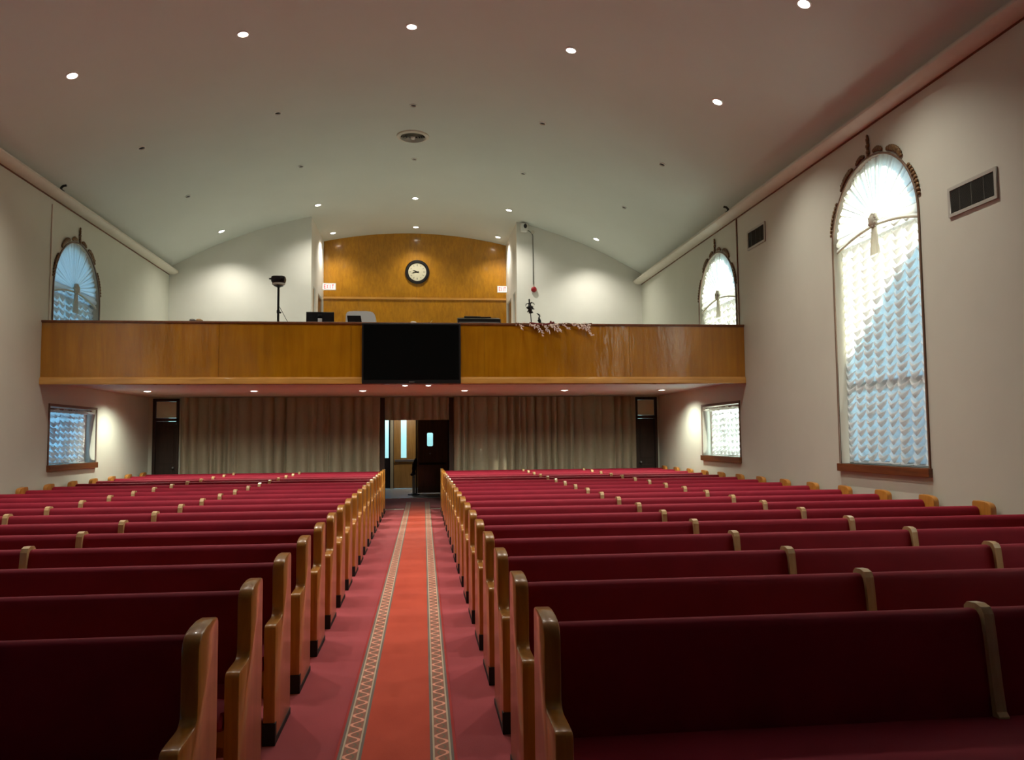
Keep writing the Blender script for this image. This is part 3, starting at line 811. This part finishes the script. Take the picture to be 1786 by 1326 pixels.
# clock on the wood wall
t = thing('wall_clock', 'large round black rimmed clock on the amber wood gallery wall', 'clock', (-.075, YW, 6.22))
t.rotation_euler = (PI / 2, 0, 0)
bm = bmesh.new(); annulus(bm, [(.335, 0), (.335, .03), (.31, .055), (.27, .055), (.25, .035), (.25, 0)], 48); from_bm('rim', bm, 'black', t, smooth='auto')
bm = bmesh.new(); cyl(bm, (0, 0, .005), (0, 0, .022), .252, seg=48); from_bm('dial', bm, 'cream', t)
bm = bmesh.new()
for k in range(12):
    a = k * PI / 6; r0 = .19; c, s_ = math.sin(a), math.cos(a)
    L = .026 if k % 3 == 0 else .017
    cyl(bm, (c * (r0 - L), s_ * (r0 - L), .0235), (c * (r0 + L), s_ * (r0 + L), .0235), .009 if k % 3 == 0 else .006, seg=6)
from_bm('hour_marks', bm, 'slat', t)
def hand(ang, L, w_, nm):
    bm = bmesh.new(); a = math.radians(ang); d = Vector((math.sin(a), math.cos(a), 0)); n_ = Vector((d.y, -d.x, 0))
    pts = [d * -L * .3 + n_ * w_, d * L * .55 + n_ * w_ * 1.2, d * L, d * L * .55 - n_ * w_ * 1.2, d * -L * .3 - n_ * w_]
    A = [bm.verts.new(p + Vector((0, 0, .026))) for p in pts]; B = [bm.verts.new(p + Vector((0, 0, .030))) for p in pts]
    bm.faces.new(A); bm.faces.new(B[::-1])
    for k in range(5): bm.faces.new((A[k], B[k], B[(k + 1) % 5], A[(k + 1) % 5]))
    from_bm(nm, bm, 'black', t)
hand(291, .13, .011, 'hour_hand'); hand(257, .17, .008, 'minute_hand')

# exit signs beside the recess doors
def letter_bars(ch):
    return {'E': [(0, 0, .2, 1), (0, 0, .8, .18), (0, .41, .7, .59), (0, .82, .8, 1)], 'I': [(.3, 0, .52, 1)], 'T': [(.0, .82, .9, 1), (.35, 0, .55, 1)], 'X': None}[ch]
for sd, x0, x1, z in (('left', -2.60, -2.24, 5.68), ('right', 2.10, 2.38, 5.66)):
    t = thing('exit_sign', 'small lit red EXIT sign at the %s edge of the wood gallery wall' % sd, 'sign', ((x0 + x1) / 2, 22.1, z), 'gallery exit signs')
    hw = (x1 - x0) / 2; bm = bmesh.new(); box(bm, (-hw, -.02, -.095), (hw, .02, .095), .006)
    (box(bm, (-hw - .02, -.012, -.03), (-hw + .01, .012, .03)) if sd == 'left' else box(bm, (hw - .01, -.012, -.03), (hw + .02, .012, .03)))
    from_bm('housing', bm, 'white', t)
    bm = bmesh.new(); box(bm, (-hw + .012, -.0225, -.082), (hw - .012, -.0195, .082)); from_bm('lit_face', bm, 'exitglow', t)
    bm = bmesh.new(); W = (2 * hw - .08) / 4; H = .11
    for k, ch in enumerate('EXIT'):
        ox = -hw + .045 + k * W; oz = -H / 2
        bars = letter_bars(ch)
        if bars:
            for a, b, c, d in bars: box(bm, (ox + a * W * .85, -.026, oz + b * H), (ox + c * W * .85, -.023, oz + d * H))
        else:
            for p in (((0, 0), (.17, 0), (.8, 1), (.63, 1)), ((.63, 0), (.8, 0), (.17, 1), (0, 1))):
                prism(bm, [(ox + a * W * .85, oz + b * H) for a, b in p], -.026, -.0229, lambda u, v, d: (u, d, v))
    from_bm('red_letters', bm, 'exitred', t)

# security camera, conduit and bell on the right gallery wall
t = thing('security_camera', 'white boxy camera with black lens high on the right gallery wall', 'camera', (2.60, YU, 6.83))
bm = bmesh.new(); box(bm, (-.10, -.20, -.10), (.07, -.03, .11), .03); box(bm, (-.03, -.04, -.03), (.03, .0, .03)); from_bm('housing', bm, 'white', t, smooth='auto')
bm = bmesh.new(); blob(bm, (.01, -.205, .03), (.045, .03, .06)); from_bm('lens', bm, 'black', t, smooth=True)
t = thing('conduit_cord', 'thin grey conduit running from the camera down to the red bell', 'conduit', (2.70, YU, 6.7))
bm = bmesh.new(); tube(bm, [(-.04, -.05, .10), (.03, -.04, .07), (.09, -.025, .03), (.12, -.02, -.04), (.12, -.02, -1.28)], .010, 8); from_bm('pipe', bm, 'slat', t, smooth='auto')
bm = bmesh.new(); cyl(bm, (.12, 0, .05), (.12, -.05, .05), .045, seg=16); from_bm('junction_box', bm, 'trimpaint', t, smooth='auto')
t = thing('wall_mounted_bell', 'round dark red alarm bell at the foot of the wall conduit', 'alarm bell', (2.83, YU, 5.29))
bm = bmesh.new(); cyl(bm, (0, 0, 0), (0, -.03, 0), .055, seg=24); from_bm('base', bm, 'trimpaint', t, smooth='auto')
bm = bmesh.new(); blob(bm, (0, -.045, 0), (.075, .04, .075)); from_bm('gong', bm, 'alarm', t, smooth=True)

# ------------------------------------------------------------------ things along the balcony rail
RZ = 3.525
# desk just behind the parapet carries the sound gear
t = thing('sound_desk', 'narrow dark desk hidden behind the balcony parapet carrying the equipment', 'desk', (.05, 14.3, BF + .001))
bm = bmesh.new(); box(bm, (-2.03, -.35, .62), (2.03, .35, .66), .004); from_bm('desktop', bm, 'doorwood', t)
for x in (-1.98, 1.98):
    for y in (-.3, .3):
        bm = bmesh.new(); box(bm, (x - .03, y - .03, 0), (x + .03, y + .03, .62), .003); from_bm('leg', bm, 'darkwood', t)
DZ = BF + .664
t = thing('monitor', 'black computer monitor seen from behind on the balcony', 'monitor', (-1.70, 14.2, DZ))
bm = bmesh.new(); box(bm, (-.235, -.02, .035), (.235, .012, .315), .006); box(bm, (-.03, -.035, .235), (.03, -.02, .27), .004); from_bm('shell', bm, 'black', t)
bm = bmesh.new(); box(bm, (-.222, .0122, .05), (.222, .0135, .30)); from_bm('screen', bm, 'screen', t)
bm = bmesh.new(); box(bm, (-.035, -.055, .01), (.035, -.025, .20), .006); box(bm, (-.11, -.11, 0), (.11, .06, .012), .004); from_bm('stand', bm, 'greyplastic', t)
t = thing('printer', 'pale grey rounded machine with dark display on the balcony', 'printer', (-1.015, 14.25, DZ))
bm = bmesh.new()
prof = [(-.26, 0), (.255, 0), (.255, .22), (.235, .285), (.19, .318), (.10, .328), (-.12, .328), (-.21, .32), (-.245, .29)]
prism(bm, prof, -.13, .17, lambda u, v, d: (u, d, v)); bmesh.ops.bevel(bm, geom=[e for e in bm.edges], offset=.012, segments=2, affect='EDGES'); from_bm('shell', bm, 'greyplastic', t, smooth='auto')
bm = bmesh.new(); prism(bm, [(-.205, .08), (.03, .08), (.005, .245), (-.225, .245)], -.146, -.128, lambda u, v, d: (u, d, v)); from_bm('display', bm, 'black', t)
t = thing('sound_mixer', 'low black audio mixer or keyboard on the balcony, right of the television', 'mixer', (1.02, 14.2, DZ))
bm = bmesh.new(); prism(bm, [(-.2, .03), (.2, .03), (.2, .245), (.12, .255), (-.2, .19)], -.37, .37, lambda u, v, d: (d, u, v)); bmesh.ops.bevel(bm, geom=list(bm.edges), offset=.008, segments=1, affect='EDGES'); from_bm('case', bm, 'black', t)
bm = bmesh.new(); box(bm, (-.25, .05, .24), (.04, .15, .275), .012); box(bm, (-.02, .02, .235), (.22, .12, .26), .008); from_bm('raised_bridge', bm, 'black', t)
bm = bmesh.new(); box(bm, (-.35, -.206, .12), (.35, -.198, .135), .002); from_bm('front_strip', bm, 'metal', t)
for x in (-.3, .3):
    bm = bmesh.new(); cyl(bm, (x, 0, 0), (x, 0, .032), .025); from_bm('foot', bm, 'rubber', t)
t = thing('small_dish', 'tiny white dish on the balcony rail above the television', 'dish', (-.11, YBAL + .08, RZ))
bm = bmesh.new(); blob(bm, (0, 0, .010), (.055, .03, .022)); from_bm('dish', bm, 'white', t, smooth=True)
t = thing('microphone', 'tiny black clip microphone with beige wand behind the rail near centre', 'microphone', (.155, 13.85, 3.46))
bm = bmesh.new(); blob(bm, (0, 0, .115), (.022, .022, .026)); cyl(bm, (0, 0, 0), (0, 0, .1), .010); from_bm('head', bm, 'black', t, smooth=True)
bm = bmesh.new(); cyl(bm, (.01, 0, .12), (.055, 0, .17), .004, seg=6); from_bm('wand', bm, 'cream', t)
bm = bmesh.new(); cyl(bm, (0, 0, 0), (0, 0, .004), .03); from_bm('base', bm, 'black', t)
t.location.z = DZ; t.location.y = 14.1

for x, mt, lab in ((-3.67, 'greyplastic', 'small blue grey bundle on the left part of the balcony rail'), (-3.57, 'pinkleaf', 'small tan crumpled lump on the left part of the balcony rail')):
    t = thing('small_bundle', lab, 'bundle', (x, YBAL + .07, RZ))
    bm = bmesh.new(); blob(bm, (0, 0, .022), (.05, .04, .026)); blob(bm, (.03, .01, .018), (.035, .03, .02)); 
    o = from_bm('cloth', bm, 'metal' if mt == 'greyplastic' else 'oakpale', t, smooth=True)

# camera on a pole
t = thing('camera_pole', 'black and white camera on a tall black pole above the left balcony', 'camera stand', (-2.455, 14.5, BF + .001))
bm = bmesh.new(); cyl(bm, (0, 0, .0), (0, 0, 1.45), .020, seg=12); cyl(bm, (0, 0, 1.0), (0, 0, 1.05), .027, seg=12); cyl(bm, (0, 0, .78), (0, 0, .84), .027); blob(bm, (.035, 0, 1.01), (.022, .02, .018), 1)
from_bm('pole', bm, 'black', t, smooth='auto')
for k in range(3):
    a = PI + (k - 1) * PI * .55; bm = bmesh.new(); tube(bm, [(0, 0, .35), (.28 * math.cos(a), .28 * math.sin(a), .012)], .012); from_bm('leg', bm, 'black', t, smooth='auto')
bm = bmesh.new(); cyl(bm, (0, 0, 1.45), (0, 0, 1.48), .02, .085, seg=20); from_bm('mount_plate', bm, 'black', t, smooth='auto')
bm = bmesh.new(); blob(bm, (0, 0, 1.515), (.115, .09, .035), 3); from_bm('white_band', bm, 'white', t, smooth=True)
bm = bmesh.new(); box(bm, (-.125, -.09, 1.525), (.125, .09, 1.655), .055); cyl(bm, (-.12, -.02, 1.6), (-.16, -.02, 1.6), .02, .008); cyl(bm, (.02, -.08, 1.59), (.02, -.11, 1.59), .035); from_bm('camera_head', bm, 'black', t, smooth='auto')
bm = bmesh.new(); tube(bm, [(.015, .0, 1.12), (.07, .02, 1.02), (.13, .03, .90), (.19, .04, .80), (.25, .04, .74), (.30, .04, .6), (.3, .04, .02)], .005, 6); from_bm('cable', bm, 'slat', t, smooth='auto')

# dark ornamental figures on the rail
def spray(bm, items, r):
    for (x0, z0, x1, z1, w) in items: tube(bm, [(x0, 0, z0), ((x0 + x1) / 2, -.01, (z0 + z1) / 2 + .01), (x1, 0, z1)], [w, w * 1.2, w * .5], 7)
    for (x, z, a, b) in r: blob(bm, (x, -.01, z), (a, .03, b), 1)
t = thing('metal_tree_ornament', 'black branching tree-like ornament standing on the right of the balcony rail', 'ornament', (1.88, YBAL + .08, RZ))
bm = bmesh.new(); cyl(bm, (0, 0, 0), (0, 0, .008), .04, seg=16); from_bm('foot', bm, 'black', t)
bm = bmesh.new(); cyl(bm, (.0, 0, .0), (-.012, 0, .19), .008); spray(bm, [(-.012, .18, -.03, .37, .03), (-.03, .36, -.035, .42, .012)], []); from_bm('stem', bm, 'black', t, smooth=True)
bm = bmesh.new()
spray(bm, [(-.02, .33, -.08, .345, .010), (-.08, .345, -.095, .30, .007), (-.02, .35, .03, .36, .010), (.03, .36, .055, .325, .006), (-.02, .27, -.085, .285, .014), (-.02, .25, .055, .255, .012), (-.02, .24, -.07, .20, .012), (.0, .2, .03, .19, .012)],
      [(-.02, .27, .045, .05), (-.03, .31, .025, .03), (-.035, .415, .016, .016), (.01, .285, .03, .025), (-.06, .275, .028, .02), (-.01, .215, .028, .035)])
from_bm('branches', bm, 'black', t, smooth=True)
t = thing('metal_heron_ornament', 'small black bent-necked ornament right of the taller black ornament', 'ornament', (2.02, YBAL + .08, RZ))
bm = bmesh.new(); tube(bm, [(.01, 0, .0), (.005, 0, .05), (-.008, 0, .10), (.0, 0, .14), (-.015, 0, .165), (-.05, 0, .185)], [.018, .026, .016, .008, .012, .004], 8); blob(bm, (-.005, 0, .155), (.02, .012, .012), 1); from_bm('body', bm, 'black', t, smooth=True)
bm = bmesh.new(); tube(bm, [(0, 0, .09), (-.025, 0, .06), (-.02, 0, .03)], [.006, .012, .004]); tube(bm, [(0, 0, .14), (.025, 0, .135)], [.006, .003]); from_bm('wing', bm, 'black', t, smooth=True)

# blossom garland draped over the rail
rnd = random.Random(12)
t = thing('blossom_garland', 'pale pink leafy garland draped over the right part of the balcony rail', 'garland', (2.25, YBAL - .03, RZ - .02))
bm = bmesh.new()
main = [(-.65 + 1.3 * k / 40, -.02, .02 + (-.05 * math.sin(k / 40 * PI * 3) ** 2)) for k in range(41)]
tube(bm, main, .006, 6)
twigs = []
for x, n_, dx, dz in ((-.60, 3, .06, -.09), (-.42, 4, .10, -.05), (-.22, 6, .14, -.14), (-.12, 6, .20, -.13), (-.30, 5, .10, -.20), (.02, 4, .08, -.12), (.16, 3, .08, -.08), (.34, 4, .10, -.08), (.44, 5, .10, -.10), (.50, 6, .14, -.20), (.62, 4, -.04, -.06), (-.05, 4, .05, -.06)):
    tube(bm, [(x, -.02, .01), (x + dx * .5, -.03, dz * .4), (x + dx, -.02, dz)], [.004, .003, .002], 5); twigs.append((x, dx, dz, n_))
from_bm('stem', bm, 'stem', t, smooth='auto')
bm = bmesh.new(); tube(bm, [(-.42, -.015, .02), (-.3, -.03, .0), (-.2, -.03, -.012), (-.1, -.03, .0), (-.0, -.015, .03)], .018, 7); blob(bm, (-.05, .03, .045), (.022, .02, .022), 1); from_bm('red_ribbon', bm, 'tinsel', t, smooth=True)
bm = bmesh.new()
def leaf(bm, c, d, L, w):
    d = Vector(d).normalized(); n_ = Vector((d.z, 0, -d.x)); c = Vector(c); dep = Vector((0, -.006, 0))
    v = [bm.verts.new(p) for p in (c, c + d * L * .5 + n_ * w, c + d * L, c + d * L * .5 - n_ * w, c + d * L * .5 + dep)]
    for a, b in ((0, 1), (1, 2), (2, 3), (3, 0)): bm.faces.new((v[a], v[b], v[4]))
for x, dx, dz, n_ in twigs:
    for k in range(n_ * 3):
        q = (k + .5) / (n_ * 3); a = rnd.uniform(-1.2, 1.2); base = (x + dx * q, -.03 - rnd.uniform(0, .02), .01 + dz * q)
        d = Vector((dx, 0, dz)).normalized(); d = Vector((d.x * math.cos(a) - d.z * math.sin(a), rnd.uniform(-.2, .05), d.x * math.sin(a) + d.z * math.cos(a)))
        leaf(bm, base, d, rnd.uniform(.032, .055), rnd.uniform(.008, .014))
for k in range(30):
    x = rnd.uniform(-.65, .62); leaf(bm, (x, -.03, rnd.uniform(-.01, .03)), (rnd.uniform(-1, 1), 0, rnd.uniform(-1, .3)), rnd.uniform(.03, .045), .010)
from_bm('leaves', bm, 'pinkleaf', t)

# ------------------------------------------------------------------ outside
SUN = Vector((-3.8, 3.0, -.98)).normalized()
bm = bmesh.new(); box(bm, (-60, -60, -.5), (60, 80, -.3)); o = from_bm('ground_outside', bm, 'lawn'); struct(o)
# thin stand-in for an unseen neighbouring gable, shaped to shade the right-hand tall window
sx = 3.3 / 3.8
def on_wall(y, z): return (y - 3.0 * sx, z + .98 * sx)
bm = bmesh.new()
p0 = on_wall(8.0, 4.19); p1 = on_wall(9.3, 3.49); p2 = on_wall(14.8, .45)
prism(bm, [on_wall(7.0, -1.1), (p2[0], -.3), p1, p0, on_wall(7.0, 4.0)], XR + 3.3, XR + 3.5, lambda u, v, d: (d, u, v))
box(bm, (XR + 3.3, -14, -.3), (XR + 3.5, on_wall(1.6, 0)[0], 7.5)); struct(from_bm('wall_sun_shade', bm, 'brickout'))  # added slab keeps sun off the right window behind the camera

sun = bpy.data.lights.new('sun', 'SUN'); sun.energy = 21; sun.angle = math.radians(.9); sun.color = (1, .9, .72)
so = bpy.data.objects.new('sun', sun); COL.objects.link(so); so.location = (30, -20, 20); so.rotation_euler = SUN.to_track_quat('-Z', 'Y').to_euler()
w = bpy.data.worlds.new('sky'); SC.world = w; w.use_nodes = True
nt = w.node_tree; bg = nt.nodes['Background']
sk = nt.nodes.new('ShaderNodeTexSky'); sk.sky_type = 'NISHITA'; sk.sun_disc = False
sk.sun_elevation = math.radians(35); sk.sun_rotation = math.atan2(3.8, -3.0); sk.altitude = 200; sk.dust_density = 2.0
vm = nt.nodes.new('ShaderNodeVectorMath'); vm.operation = 'MULTIPLY'; vm.inputs[1].default_value = (.56, 1.0, 1.18)
nt.links.new(sk.outputs[0], vm.inputs[0]); nt.links.new(vm.outputs[0], bg.inputs[0]); bg.inputs[1].default_value = .56

# ------------------------------------------------------------------ camera
cam = bpy.data.cameras.new('camera'); co = bpy.data.objects.new('camera', cam); COL.objects.link(co); SC.camera = co
cam.sensor_fit = 'HORIZONTAL'; cam.sensor_width = 36; cam.lens = 36 * 1427.4 / 1786; cam.clip_start = .05; cam.clip_end = 300
yaw, pitch, roll = .1121, .0704, -.009
fwd = Vector((math.sin(yaw) * math.cos(pitch), math.cos(yaw) * math.cos(pitch), math.sin(pitch)))
right = Vector((math.cos(yaw), -math.sin(yaw), 0)); up = right.cross(fwd)
rr = right * math.cos(roll) + up * math.sin(roll); uu = -right * math.sin(roll) + up * math.cos(roll)
mw = Matrix.Identity(4)
for i in range(3): mw[i][0] = rr[i]; mw[i][1] = uu[i]; mw[i][2] = -fwd[i]
mw[0][3], mw[1][3], mw[2][3] = 0, 0, 1.6
co.matrix_world = mw

SC.view_settings.view_transform = 'Standard'; SC.view_settings.look = 'None'; SC.view_settings.exposure = 0.38; SC.view_settings.gamma = 1.0
SC.view_settings.use_curve_mapping = False
SC.cycles.use_denoising = True
SC.cycles.max_bounces = 10; SC.cycles.diffuse_bounces = 6; SC.cycles.glossy_bounces = 4; SC.cycles.transmission_bounces = 6; SC.cycles.transparent_max_bounces = 12
SC.cycles.sample_clamp_indirect = 6.0
SC.cycles.caustics_reflective = False; SC.cycles.caustics_refractive = False
